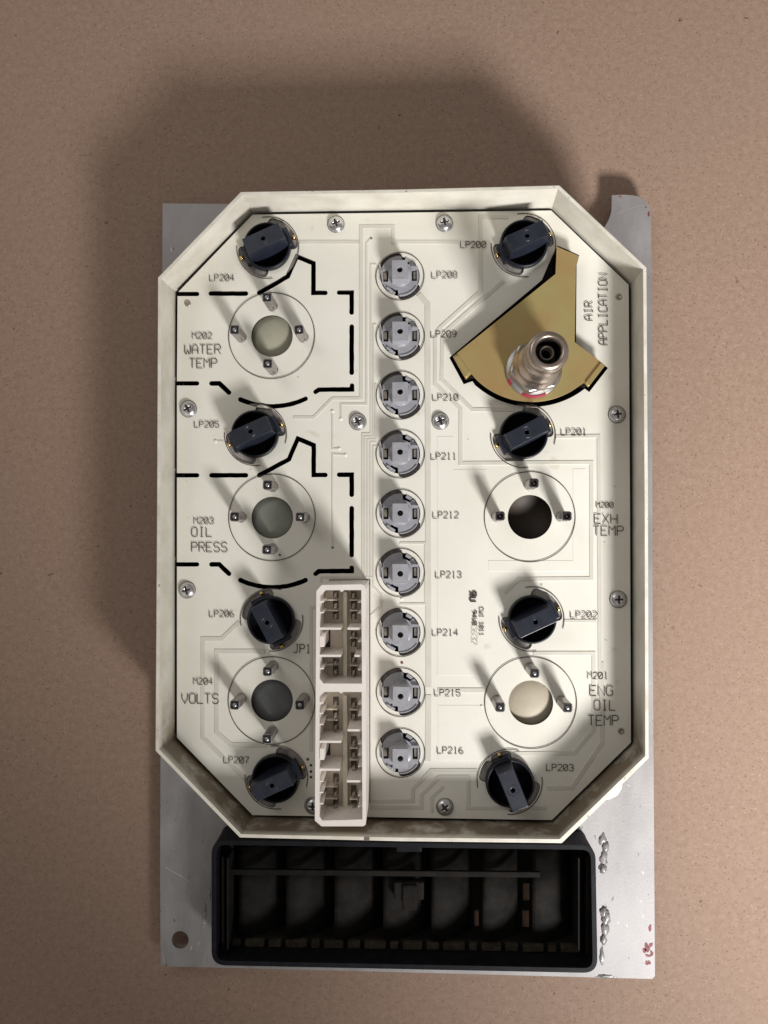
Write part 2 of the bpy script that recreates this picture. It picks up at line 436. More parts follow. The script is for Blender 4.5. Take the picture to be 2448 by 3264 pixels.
while x < 1840:
    wd = [26, 62, 40, 68][k % 4]
    vb(x, 2996 + (x-740)*0.018, x+wd, 3018 + (x-740)*0.018, 60, 112, 'retaining_tab', 'dust', bev=3)
    x += wd + 14; k += 1
def rq(x0, y0, x1, y1, z): return rel([P(x0, y0, z), P(x1, y0, z), P(x1, y1, z), P(x0, y1, z)])
MB().prism(rel(grow(duct_o, -14)), 5, 10, holes=[rq(1666, 2815, 1688, 2872, 8), rq(1664, 2900, 1686, 2978, 8), rq(1510, 2900, 1526, 2976, 8), rq(1358, 2905, 1368, 2970, 8)]).build('shade_floor', 'vent', vent)  # added black sheet for the unlit dark under the vent, gaps left open
for (cx, cy, rx, ry, rz) in [(1921, 2676, 12, 20, 10), (1930, 2700, 13, 18, 14), (1924, 2735, 12, 26, 10), (1922, 2768, 12, 16, 16), (1925, 2905, 13, 20, 14),
                             (1932, 2925, 15, 28, 16), (1928, 2962, 13, 24, 13), (1923, 2995, 10, 18, 14), (1918, 3050, 9, 30, 6), (1930, 3112, 34, 7, 5), (652, 2905, 8, 30, 5), (646, 2940, 6, 22, 4), (668, 2850, 5, 30, 5)]:
    X, Y = P(cx, cy, ZP)
    MB().blob(X - vx, Y - vy, ZP - 1, rx, ry, rz*.5, jag=.4).build('glue_bead', 'glue', vent)

# ------------------------------------------------------------------ gauge housing (octagonal white rim)
rim_o = PP([(767, 611), (1275, 603), (1783, 590), (2061, 852), (2066, 1600), (2068, 2417), (1791, 2688), (1280, 2682), (764, 2670), (495, 2393), (500, 1600), (503, 884)], ZR)
rim_i = PP([(774, 621), (1275, 614), (1778, 602), (2050, 858), (2055, 1600), (2057, 2410), (1784, 2675), (1280, 2670), (769, 2659), (507, 2388), (512, 1600), (514, 889)], ZR)
brd = [(805, 684), (1275, 678), (1757, 671), (2004, 908), (2008, 1600), (2011, 2367), (1759, 2614), (1280, 2606), (805, 2598), (564, 2351), (564, 1600), (566, 928)]
brd_w = PP(brd, ZB)
wall_b = grow(brd_w, 11)
hs = empty('gauge_housing', 0, 0, ZP)
tag(hs, 'octagonal cream plastic gauge housing with tall rim standing on the aluminium plate', 'gauge housing')
def housing():
    g = MB()
    k = len(rim_o)
    def ring(pts, z): return [g.v(x, y, z - ZP) for x, y in pts]
    ro_b = ring(rim_o, ZP + .3); ro_t = ring(rim_o, ZR)
    ri_t = ring(rim_i, ZR)
    for A, B in [(ro_b, ro_t), (ro_t, ri_t)]:
        for i in range(k): g.face((A[i], A[(i+1) % k], B[(i+1) % k], B[i]))
    return g
housing().build('rim_shell', 'rim', hs, bevel=2)
ki = len(rim_i)
for i in [0, 2, 3, 5, 6, 8, 9, 11]:                                   # eight inner wall panels, one per side
    g = MB()
    idx = {0: [0, 1, 2], 2: [2, 3], 3: [3, 4, 5], 5: [5, 6], 6: [6, 7, 8], 8: [8, 9], 9: [9, 10, 11], 11: [11, 0]}[i]
    rows = []
    m = 5
    for a, b in zip(idx, idx[1:]):
        for s_ in range(m):
            t = s_/m
            ti = Vector(rim_i[a]).lerp(Vector(rim_i[b]), t); bo = Vector(wall_b[a]).lerp(Vector(wall_b[b]), t)
            rows.append((ti, bo))
    rows.append((Vector(rim_i[idx[-1]]), Vector(wall_b[idx[-1]])))
    cols = []
    for ti, bo in rows:
        cols.append([g.v(ti.x, ti.y, ZR - ZP), g.v(*ti.lerp(bo, .5), (ZR+ZB)/2 - ZP), g.v(bo.x, bo.y, ZB - ZP), g.v(bo.x, bo.y, ZB - 25 - ZP), g.v(bo.x, bo.y, ZB - 100 - ZP)])
    for A, B in zip(cols, cols[1:]):
        for q in range(4): g.face((A[q], A[q+1], B[q+1], B[q]))
    g.build('inner_wall', 'rim_wall', hs)
MB().prism(grow(brd_w, 8), 0.5 + 4, 20).build('case_floor', 'void', hs)  # black in place of the depth shade seen through the slots
MB().prism(PP([(1903, 2540), (1925, 2552), (1948, 2548), (1972, 2535), (1984, 2515), (1987, 2490), (1972, 2468)], 250), 20, 250-ZP).build('mounting_ear', 'paint_white', hs, bevel=8)
# ledge that carries the board, coloured black for the shade in the gap
MB().prism(grow(brd_w, 8.5), 96, 112, holes=[grow(brd_w, -6)]).build('board_ledge', 'void', hs)
sx_, sy_ = P(1169, 2674, ZR)
MB().box(sx_, sy_, ZR - ZP - 6, ZR - ZP + .8, 16, 11).build('dirt_notch', 'ink_pale', hs)

# ------------------------------------------------------------------ circuit board
LAMPS_B = [('LP204', 854, 790, 24, 0, (669, 887), 79), ('LP200', 1668, 782, 24, 0, (1468, 781), 80), ('LP205', 815, 1385, 24, 0, (620.5, 1353), 79),
           ('LP201', 1667, 1388, 27, 0, (1788, 1378), 80), ('LP206', 866, 1975, -62, 90, (668, 1956), 79), ('LP202', 1694, 1973, 25, 0, (1818, 1960), 83),
           ('LP207', 881, 2477, 25, 0, (714, 2421), 79), ('LP203', 1624, 2491, -68, 90, (1741, 2445), 84)]
LAMPS_G = [('LP208', 1275, 881, (1376, 878)), ('LP209', 1276, 1072, (1373, 1066)), ('LP210', 1276, 1260, (1379, 1267.5)), ('LP211', 1276, 1447, (1373.5, 1455)),
           ('LP212', 1276.5, 1637, (1380, 1642)), ('LP213', 1276.5, 1825, (1388.5, 1832)), ('LP214', 1277, 2015, (1378, 2016)), ('LP215', 1277.5, 2206, (1385, 2207.5)), ('LP216', 1277, 2399, (1394, 2391))]
GAUGES = [('M202', 867, 1071, 67, 139, [(748, 1051), (953, 1051), (851, 948), (853, 1159)]),
          ('M203', 868, 1650, 67, 139, [(748, 1647), (957, 1648), (853, 1546), (851, 1752)]),
          ('M204', 867, 2233, 67, 139, [(748, 2247), (956, 2247), (853, 2140), (851, 2356)]),
          ('M200', 1689, 1648, 70, 143, [(1594, 1645), (1807, 1645), (1702, 1540)]),
          ('M201', 1692, 2240, 70, 144, [(1594, 2254), (1809, 2256), (1704, 2146)])]
bx, by = P(1285, 1645)
cb = empty('circuit_board', bx, by, ZB)
tag(cb, 'cream printed circuit board with covered traces and black lettering set inside the octagonal housing', 'circuit board')
def B(pts): return [(x-bx, y-by) for x, y in PP(pts)]
W = 15
slots = [[(672, 935.6), (784, 935.6)], [(826, 934), (917, 881), (946, 817.5), (999, 839), (999, 933.5), (1037, 933.5)],
         [(1081, 932.6), (1121, 932.6), (1121, 996)], [(1121, 1041), (1121, 1188)], [(1122, 1229), (1122, 1241), (1016, 1242), (1006, 1249)],
         arc3((766, 1273), (868, 1295), (974, 1271)), [(674, 1222), (699, 1222), (730, 1251)],
         [(674, 1515), (784, 1515)], [(826, 1515), (921, 1464), (949, 1398), (1000, 1419), (1000, 1514), (1037, 1514)],
         [(1081, 1513), (1121, 1513), (1121, 1577)], [(1121, 1620), (1121, 1769)], [(1121, 1810), (1121, 1820), (1016, 1821), (1006, 1829)],
         arc3((766, 1849), (868, 1872), (974, 1849)), [(674, 1799), (699, 1799), (730, 1829)]]
outline = B(brd[:9]) + B([(564, 2351)])
# left edge going up in the photograph, with four open notches
for ny in (1799, 1515, 1222):
    outline += B([(564, ny+7), (630, ny+7), (635, ny+3), (635, ny-3), (630, ny-7), (564, ny-7)])
outline += B([(566, 944), (630, 944), (635, 941), (635, 934), (630, 930), (569, 930)])
holes = [slot(B(s_), W) for s_ in slots]
def lobed(cx, cy, r, R2, spans, rz=0):
    """round hole with bayonet lobes"""
    out = []
    ang = 0
    N = 120
    for i in range(N):
        a = 360*i/N; rr = r
        for s0, s1 in spans:
            d = (a - s0 - rz) % 360
            if d <= (s1 - s0):
                e = min(d, (s1 - s0) - d) / 11.0
                rr = R2 if e >= 1 else r + (R2 - r)*math.sqrt(max(0, 1 - (1-e)**2))
        out.append((cx + rr*math.cos(R(a)), cy + rr*math.sin(R(a))))
    return out
for nm, x, y, ga, rz, tp, wd in LAMPS_B:
    cx, cy = P(x, y); holes.append(lobed(cx-bx, cy-by, 70, 97, [(-6, 92), (174, 272)], rz))
for nm, x, y, tp in LAMPS_G:
    cx, cy = P(x, y); holes.append(lobed(cx-bx, cy-by, 63, 75.5, [(85, 155), (265, 335)]))
for nm, x, y, r, R_, posts in GAUGES:
    cx, cy = P(x, y); holes.append([(a-bx, b-by) for a, b in circ(cx, cy, r, 64)])
gold_cut = [(1777, 783), (1757, 822), (1727, 893), (1432, 1140), (1478, 1225), (1506, 1215)] + arc3((1504, 1218), (1695, 1297), (1864, 1239), 28)[1:] + \
           [(1878, 1250), (1938, 1173), (1836, 1092), (1838, 845), (1846, 813), (1800, 792)]
holes.append(B(gold_cut))
g = MB().prism(outline, -12, 0, holes=holes)
bo = g.build('board_sheet', 'board', cb)
bo.data.materials.append(M['board_edge'])
for p in bo.data.polygons:
    if abs(p.normal.z) < 0.5: p.material_index = 1
# covered traces
TR = [([(1151, 1270), (1151, 722), (1253, 722), (1253, 772), (1560, 772)], 11), ([(955, 772), (1144, 772)], 11), ([(1060, 1270), (1151, 1270)], 9), ([(935, 1331), (1000, 1331), (1060, 1270)], 9),
      ([(1183, 760), (1168, 776), (1168, 1288), (1087, 1288), (1087, 1335)], 6), ([(1200, 843), (1182, 843), (1182, 1382), (1155, 1382), (1155, 1865)], 5),
      ([(1200, 1034), (1190, 1034), (1190, 1391), (1163, 1391), (1163, 1865)], 5), ([(1200, 1225), (1197, 1225), (1197, 1400), (1172, 1400), (1172, 1865)], 5),
      ([(1200, 1409), (1181, 1409), (1181, 1865)], 5), ([(1200, 1422), (1190, 1422), (1190, 1870), (1214, 1895), (1214, 1930), (1182, 1962)], 5),
      ([(1335, 938), (1363, 970), (1366, 2190)], 17), ([(1366, 2215), (1364, 2425)], 17),
      ([(1060, 1311), (1060, 1430), (1081, 1430)], 5), ([(1101, 1450), (1060, 1447), (1060, 1745)], 5), ([(690, 1406), (712, 1406)], 5),
      ([(1620, 692), (1531, 692), (1531, 930), (1400, 1048), (1387, 1080), (1387, 1224), (1468, 1304), (1468, 1477), (1885, 1474), (1885, 1844), (1653, 1846), (1608, 1890)], 11),
      ([(1605, 895), (1420, 1058), (1410, 1075), (1408, 1210), (1506, 1306), (1640, 1306)], 11),
      ([(1772, 1392), (1908, 1390), (1912, 2200)], 10), ([(1798, 1979), (1900, 1980)], 9), ([(1917, 2110), (1919, 2367), (1822, 2511), (1745, 2511)], 12), ([(1700, 2082), (1892, 2082), (1893, 2325), (1830, 2400), (1640, 2402)], 11),
      ([(1275, 1731), (1361, 1731)], 6), ([(1356, 1735), (1356, 1921)], 6), ([(1275, 1925), (1361, 1925)], 6),
      ([(763, 1983), (708, 2036), (647, 2036), (647, 2351), (780, 2482)], 12), ([(843, 2076), (691, 2076), (691, 2334), (737, 2374), (850, 2374)], 13),
      ([(1003, 1935), (992, 1935), (992, 2395)], 8), ([(1181, 2553), (1316, 2553), (1316, 2515), (1375, 2455), (1520, 2455)], 10),
      ([(1181, 2573), (1343, 2573), (1343, 2533), (1400, 2476), (1492, 2476), (1492, 2575), (1740, 2575)], 10), ([(1412, 2508), (1376, 2540), (1376, 2588)], 9),
      ([(1396, 2200), (1540, 2200)], 13), ([(1024, 1855), (1024, 1840), (1190, 1840)], 5)]
for i, (pts, wd) in enumerate(TR):
    h = 1.5 + 0.02*i; q = B(pts)
    MB().sweep(q, [(wd/2+1.6, -.3), (wd/2, h), (-wd/2, h), (-wd/2-1.6, -.3)]).build('trace', 'trace', cb)
for i, pts in enumerate([[(1394, 1391), (1446, 1391), (1446, 1496), (1552, 1496), (1552, 2153), (1394, 2153)], [(1396, 2248), (1544, 2248), (1544, 2268), (1566, 2300), (1566, 2425), (1396, 2425)],
                         [(1826, 1494), (1866, 1494), (1866, 1822), (1556, 1822), (1556, 1787), (1826, 1787)]]):
    MB().prism(B(pts), -.3, 0.75 + .02*i).build('copper_area', 'board', cb, bevel=.8)
# pads and eyelets
for x, y, r, m in [(1060, 1311, 5, 'board'), (1081, 1430, 4.5, 'board'), (1101, 1450, 4.5, 'board'), (1087, 1335, 4.5, 'board'), (687, 1406, 5, 'board'), (1183, 760, 3, 'ink_pale'), (1060, 1745, 3, 'ink_pale'),
                   (1281, 2112, 3.2, 'darkred'), (1280, 1909, 3.5, 'board'), (981, 2420, 3.5, 'ink_pale'), (991, 2439, 3, 'ink'), (991, 2459, 3, 'ink'), (991, 2477, 3, 'ink'), (1535, 2251, 4, 'board'), (892, 1769, 2.2, 'ink')]:
    X, Y = B([(x, y)])[0]
    MB().lathe([(r+1.5, 0), (r, 2.2), (r*.5, 3), (0, 3.1)], 16, X, Y).build('solder_pad', m, cb)
for x, y in [(598, 967), (1972, 946), (1979, 2330)]:
    X, Y = B([(x, y)])[0]
    MB().lathe([(10.5, 0), (9.5, 2.6), (6.5, 2.6), (5, 0.5), (0, 0.5)], 24, X, Y).build('eyelet', 'contact', cb)
# printed rings
def line_part(pl, w_, closed=False, name='printed_line', z=3.0, m='ink'):
    return MB().ribbon(pl, w_, z, closed).build(name, m, cb)
for nm, x, y, r, R_, posts in GAUGES:
    cx, cy = P(x - 1, y - 1); line_part([(a-bx, b-by) for a, b in circ(cx, cy, R_, 96)], 2.6, True, 'printed_ring', z=2.6)
for nm, x, y, tp in LAMPS_G:
    cx, cy = P(x, y); line_part([(a-bx, b-by) for a, b in circ(cx, cy, 77, 72)], 2.6, True, 'printed_ring')
for nm, x, y, ga, rz, tp, wd in LAMPS_B:
    cx, cy = P(x, y); rr = 100 if x < 1300 else 102
    for a0, a1 in [(-17, 101), (176, 279)]:
        line_part([(a-bx, b-by) for a, b in arc(cx, cy, rr, a0+rz, a1+rz, 30)], 2.6, False, 'printed_arc')
line_part(B([(1047, 1858), (1051, 1848), (1179, 1848), (1179, 2558)]), 2.4, z=3.2)

# stroke lettering, drawn like the board's plotter font on a 4 x 6 grid
GL = {'L': [[(0,6),(0,0),(4,0)]], 'P': [[(0,0),(0,6),(3,6),(4,5),(4,4),(3,3),(0,3)]], '1': [[(1,5),(2,6),(2,0)],[(1,0),(3,0)]],
 '2': [[(0,5),(1,6),(3,6),(4,5),(4,4),(0,0),(4,0)]], '3': [[(0,5),(1,6),(3,6),(4,5),(4,4),(3,3),(1.5,3)],[(3,3),(4,2),(4,1),(3,0),(1,0),(0,1)]],
 '4': [[(3,0),(3,6),(0,2),(4,2)]], '5': [[(4,6),(0,6),(0,3.5),(3,3.5),(4,2.5),(4,1),(3,0),(1,0),(0,1)]], '6': [[(3,6),(1,5),(0,3),(0,1),(1,0),(3,0),(4,1),(4,2),(3,3),(1,3),(0,2)]],
 '7': [[(0,6),(4,6),(4,5),(2,2),(2,0)]], '8': [[(1,3),(0,4),(0,5),(1,6),(3,6),(4,5),(4,4),(3,3),(1,3),(0,2),(0,1),(1,0),(3,0),(4,1),(4,2),(3,3)]],
 '9': [[(4,4),(3,3),(1,3),(0,4),(0,5),(1,6),(3,6),(4,5),(4,3),(3,1),(1,0)]], '0': [[(1,0),(0,1),(0,5),(1,6),(3,6),(4,5),(4,1),(3,0),(1,0)],[(0.3,.8),(3.7,5.2)]],
 'O': [[(1,0),(0,1),(0,5),(1,6),(3,6),(4,5),(4,1),(3,0),(1,0)]], 'M': [[(0,0),(0,6),(2,3.5),(4,6),(4,0)]], 'W': [[(0,6),(0,1),(1,0),(2,2.5),(3,0),(4,1),(4,6)]],
 'A': [[(0,0),(0,4),(1.2,6),(2.8,6),(4,4),(4,0)],[(0,2.6),(4,2.6)]], 'T': [[(0,6),(4,6)],[(2,6),(2,0)]], 'E': [[(4,6),(0,6),(0,0),(4,0)],[(0,3),(3,3)]],
 'R': [[(0,0),(0,6),(3,6),(4,5),(4,4),(3,3),(0,3)],[(2,3),(4,0)]], 'I': [[(1,6),(3,6)],[(2,6),(2,0)],[(1,0),(3,0)]],
 'S': [[(4,5),(3,6),(1,6),(0,5),(0,4),(1,3),(3,3),(4,2),(4,1),(3,0),(1,0),(0,1)]], 'V': [[(0,6),(0,3),(2,0),(4,3),(4,6)]], 'X': [[(0,0),(4,6)],[(0,6),(4,0)]],
 'H': [[(0,0),(0,6)],[(4,0),(4,6)],[(0,3),(4,3)]], 'N': [[(0,0),(0,6),(4,0),(4,6)]], 'G': [[(4,5),(3,6),(1,6),(0,5),(0,1),(1,0),(3,0),(4,1),(4,3),(2.5,3)]],
 'J': [[(0,1),(1,0),(2,0),(3,1),(3,6)],[(2,6),(4,6)]], 'U': [[(0,6),(0,1),(1,0),(3,0),(4,1),(4,6)]], 'C': [[(4,5),(3,6),(1,6),(0,5),(0,1),(1,0),(3,0),(4,1)]], ' ': []}
def text(s_, x, y, width, h, ang=0, wt=2.2, m='ink', z=3.3, dotted=False, name='printed_lettering'):
    """starts at photograph spot (x, y) = left end at mid height; runs for width px"""
    n_ = len(s_); cw = width / (n_ + (n_-1)*0.32); adv = cw*1.32
    ox, oy = B([(x, y)])[0]; g = MB()
    for i, ch in enumerate(s_):
        for k_, pl in enumerate(GL[ch]):
            if dotted and ch == '0' and k_ == 1: continue
            q = [(i*adv + a/4*cw, (b/6 - .5)*h) for a, b in pl]
            q = [(ox + a, oy + b) for a, b in rot(q, ang)]
            if dotted:
                for a, b in zip(q, q[1:]):
                    m_ = max(1, int(math.dist(a, b)/4.2))
                    for t in range(m_):
                        p = (a[0]+(b[0]-a[0])*t/m_, a[1]+(b[1]-a[1])*t/m_)
                        g.ribbon([(p[0]-1.1, p[1]), (p[0]+1.1, p[1])], 2.2, z)
            else: g.ribbon(q, wt, z + 0.15*k_)
    o = g.build(name, m, cb); return o
for nm, x, y, ga, rz, tp, wd in LAMPS_B: text(nm, tp[0], tp[1], wd, 20)
for nm, x, y, tp in LAMPS_G: text(nm, tp[0], tp[1], 81, 20)
for a in [('M202', 614, 1071, 63, 20), ('M203', 619, 1660, 63, 20), ('M204', 618, 2171, 61, 20), ('M200', 1900, 1610, 53, 17), ('M201', 1873, 2153, 63, 20)]: text(*a)
for a in [('WATER', 590, 1115, 116, 30), ('TEMP', 605, 1159, 89, 30), ('OIL', 612, 1696, 65, 29), ('PRESS', 612, 1744, 114, 30), ('VOLTS', 581, 2226, 117, 31),
          ('JP1', 937, 2067, 53, 27), ('EXH', 1894, 1654, 71, 30), ('TEMP', 1890, 1692, 94, 30), ('ENG', 1880, 2201, 71, 31), ('OIL', 1893, 2247, 66, 31), ('TEMP', 1874, 2295, 94, 31)]:
    text(*a, wt=2.6)
text('AIR', 1876, 1022, 59, 25, ang=90, wt=2.6); text('APPLICATION', 1922, 1100, 226, 27, ang=90, wt=2.6)
text('CWI 1011', 1534, 1936, 89, 13, ang=-90, wt=2.2); text('94V0', 1512, 1946, 45, 14, ang=-90, wt=2.6); text('0632', 1512, 1994, 59, 18, ang=-90, dotted=True, m='ink_pale')
# the two joined letters above it (a reversed R and a U turned on their side)
g = MB(); ox, oy = B([(1507, 1901)])[0]
for pl, w_ in [([(-11, -9), (-11, 9), (-1, 9), (-4, -9)], 0)]: pass
for pl in [[(-15, -11), (-6, 0)], [(-3, -11), (-3, 10), (-13, 10), (-15, 6), (-14, 1), (-10, 0), (-3, 0)], [(3, 10), (3, -6), (7, -9), (12, -9), (15, -6), (15, 10)]]:
    g.ribbon([(ox + a, oy + b) for a, b in rot(pl, -90)], 5.2, 3.3 + .1*len(pl))
g.build('printed_mark', 'ink', cb)

# ------------------------------------------------------------------ screws
def screw_mesh():
    g = MB(); nr, na = 12, 48; rad = 26; rows = []
    for i in range(nr+1):
        r = rad*i/nr; row = []
        for k_ in range(na):
            a = 2*math.pi*k_/na
            x, y = r*math.cos(a), r*math.sin(a)
            z = 15*math.sqrt(max(0, 1-(r/rad)**2.2)) + 1
            cr = min(abs(x), abs(y)); ln = max(abs(x), abs(y))
            if cr < 3.2 and ln < 14: z -= 9*(1-ln/16)
            row.append((x, y, z))
        rows.append([g.v(*p) for p in row] if i else [g.v(0, 0, 6)])
    for a, b in zip(rows, rows[1:]):
        for k_ in range(na):
            j = (k_+1) % na
            f = g.face((a[0], b[k_], b[j])) if len(a) == 1 else g.face((a[k_], a[j], b[j], b[k_]))
            if f: f.smooth = True
    return g
SCREWS = [(1070, 711, 20, 'steel cross head screw near the top rim, left of centre'), (1417, 708, 10, 'steel cross head screw near the top rim, right of centre'),
          (598, 1302, 30, 'steel cross head screw at left edge above the LP205 mark'), (594, 1881, 15, 'steel cross head screw at left edge above the LP206 mark'),
          (1140, 1343, 25, 'steel cross head screw left of the LP211 grey socket'), (1404, 1341, 20, 'steel cross head screw between the LP210 and LP211 marks'),
          (1969, 1320, 5, 'steel cross head screw at right edge beside the LP201 mark'), (1973, 1911, 0, 'steel cross head screw at right edge above the LP202 mark'),
          (997, 2571, 0, 'steel cross head screw half hidden behind the bottom of the white connector'), (1418, 2575, 40, 'steel cross head screw near the bottom rim below the LP216 mark')]
s0 = None
for x, y, a, lab in SCREWS:
    X, Y = P(x, y, ZB+10)
    if s0 is None:
        s0 = empty('screw', X, Y, ZB)
        sh = screw_mesh().build('head', 'steel', s0)
        cr = [(-3, -13), (3, -13), (3.6, -3.6), (13, -3), (13, 3), (3.6, 3.6), (3, 13), (-3, 13), (-3.6, 3.6), (-13, 3), (-13, -3), (-3.6, -3.6)]
        MB().prism(cr, 6, 13.2).build('recess_shade', 'post_dark', s0)  # dark filler cross, the recess's shade put into its colour
        MB().lathe([(28, 0.3), (28, 1.6), (20, 2.2)], 32).build('washer', 'ring', s0)
        o = s0
    else:
        o = copy_tree(s0); o.location = (X*U, Y*U, ZB*U)
    o.rotation_euler = (0, 0, R(a)); tag(o, lab, 'screw', 'screws holding the circuit board')

# ------------------------------------------------------------------ black twist sockets
def black_socket(x, y, ga, rz):
    X, Y = P(x, y); t = empty('bulb_socket', X, Y, ZB)
    MB().prism(circ(0, 0, 100, 48), -12.5, -6, holes=[circ(0, 0, 74, 48)]).build('contact_ring', 'film', t)
    MB().lathe([(60, -16), (76, -12), (76, 18), (74.5, 22), (69, 22.5), (68, 17)], 56).build('cap', 'black', t)
    MB().lathe([(68, 17), (66.5, 8), (60, -14), (48, -22), (0, -24)], 56).build('hollow', 'hollow', t)
    gr = MB().prism([(-67, -31), (67, -31), (67, 31), (-67, 31)], -20, 84, holes=[circ(0, 0, 7, 12)], top=[(-62, -25.5), (62, -25.5), (62, 25.5), (-62, 25.5)]).build('grip', 'grip', t, bevel=1.5)
    gr.rotation_euler.z = R(ga)
    rg = MB(); rg.sweep(circ(0, 0, 17, 32), [(1, 84), (0, 84.7), (-1, 84)], True); r_ = rg.build('raised_circle', 'grip', gr)
    for s_ in (-1, 1):
        tb = MB().prism([(s_*64, -31), (s_*82, -30), (s_*82, 29), (s_*64, 31)], -10, 21).build('end_tab', 'grip', t, bevel=2.5); tb.rotation_euler.z = R(ga)
        a = 17 + (180 if s_ < 0 else 0) + (rz if rz else 0)
        bl = MB().lathe([(7.5, -18), (7.5, 2), (6.5, 6), (4, 9), (0, 10.5)], 16, 90*math.cos(R(a+4)), 90*math.sin(R(a+4))).build('contact_tip', 'brass', t)
    return t
where = {'LP204': 'in the upper left corner, above the WATER TEMP lettering', 'LP200': 'in the upper right corner, touching the gold bracket', 'LP205': 'left, between the WATER TEMP and OIL PRESS holes',
         'LP201': 'right, just under the gold bracket', 'LP206': 'left, above the VOLTS hole with its grip leaning left', 'LP202': 'right, between the EXH TEMP and ENG OIL TEMP holes',
         'LP207': 'lower left, beside the foot of the white connector', 'LP203': 'lower right corner with its grip nearly upright'}
for nm, x, y, ga, rz, tp, wd in LAMPS_B:
    t = black_socket(x, y, ga, rz)
    tag(t, 'black twist lamp socket marked %s, %s' % (nm, where[nm]), 'lamp socket', 'black lamp sockets')

# ------------------------------------------------------------------ grey twist sockets
def grey_socket(X, Y):
    t = empty('indicator_socket', X, Y, ZB)
    for a0 in (82, 262):
        MB().prism(arc(0, 0, 80, a0, a0+76, 18) + arc(0, 0, 40, a0+76, a0, 10), -20, -12).build('contact_ring', 'ring', t)
    out = []
    for i in range(90):
        a = i*4; rr = 60
        if 266 <= a <= 332: rr = 64
        if 88 <= a <= 152: rr = 64
        if 52 <= a < 82: rr = 45
        if 232 <= a < 262: rr = 45
        out.append((rr*math.cos(R(a)), rr*math.sin(R(a))))
    wins = []
    for s_ in (-1, 1):
        wins.append([(s_*46 - 8, -18), (s_*46 + 8, -18), (s_*46 + 8, 17), (s_*46 - 8, 17)])
    base = MB().prism(out, -8, 7, holes=wins).build('flange', 'grey', t, bevel=1.5)
    MB().lathe([(36, 6), (36, 16), (34, 18), (0, 18)], 40).build('hub', 'grey', t)
    bk = MB().prism([(-25, -31), (25, -31), (25, 31), (-25, 31)], 15, 66, holes=[circ(0, 0, 9, 24)], top=[(-24, -30), (24, -30), (24, 30), (-24, 30)]).build('grip', 'grey', t, bevel=2.2)
    for s_ in (-1, 1):
        MB().box(s_*48, 1, -14, 1, 11, 27).build('contact_strip', 'strip', t, bevel=1)
        MB().box(s_*27, s_*50, -12, 4, 22, 10, -32).build('clip', 'grey', t, bevel=1.5)
    MB().box(47, 24, 7, 17, 22, 6, -5).build('rib', 'grey', t, bevel=1.5)
    MB().box(-57, -4, 7, 12, 5, 44, 5).build('rib', 'grey', t, bevel=1.5)
    MB().box(-34, -44, 6, 13, 22, 7, -35).build('rib', 'grey', t, bevel=1.5)
    MB().sweep(arc(0, 0, 63, 268, 325, 14), [(2, 6), (1.5, 10), (-1.5, 10), (-2, 6)]).build('rib', 'grey', t)
    return t
gs = None
ordn = ['uppermost of the centre column', 'second from the top of the centre column', 'third from the top of the centre column', 'just below the pair of centre screws', 'middle of the centre column',
        'beside the top of the white connector', 'fourth from the bottom, level with JP1', 'second from the bottom of the centre column', 'lowest of the centre column']
ordn[5] = 'beside the top end of the white connector'; ordn[6] = 'third from the bottom, level with the JP1 mark'
for (nm, x, y, tp), od in zip(LAMPS_G, ordn):
    X, Y = P(x, y)
    if gs is None: gs = grey_socket(X, Y); t = gs
    else: t = copy_tree(gs); t.location = (X*U, Y*U, ZB*U)
    t.rotation_euler.z = R({'LP208': 1, 'LP209': 0, 'LP211': 0}.get(nm, random.uniform(-2, 3)))
    tag(t, 'small grey indicator socket marked %s, %s' % (nm, od), 'indicator socket', 'grey indicator sockets in the centre column')

# ------------------------------------------------------------------ gauges behind the board
M['back_M202'] = mat('cream_gauge_back', (0.36, 0.35, 0.265), (0.42, 0.41, 0.32), rough=.5, scale=.01)
M['back_M203'] = mat('grey_green_gauge_back', (0.24, 0.25, 0.215), (0.29, 0.30, 0.265), rough=.5, scale=.01)
M['back_M204'] = mat('slate_gauge_back', (0.095, 0.10, 0.105), (0.14, 0.145, 0.15), rough=.5, scale=.01)
M['back_M201'] = mat('tan_gauge_back', (0.45, 0.395, 0.30), (0.52, 0.465, 0.37), rough=.5, scale=.01, speck=[(0.05, .74, (.2, .13, .08))])
M['back_M200'] = mat('dark_brown_hollow', (0.010, 0.006, 0.003), (0.035, 0.020, 0.009), rough=.6, scale=.01)
glab = {'M202': 'gauge back, cream through the round WATER TEMP hole, with four metal posts', 'M203': 'gauge back, grey green through the round OIL PRESS hole, with four metal posts',
        'M204': 'gauge back, slate grey through the round VOLTS hole, with four metal posts', 'M200': 'gauge with dark hollow EXH TEMP hole and three slotted metal posts',
        'M201': 'gauge back, tan through the round ENG OIL TEMP hole, with three metal posts'}
HP = 96
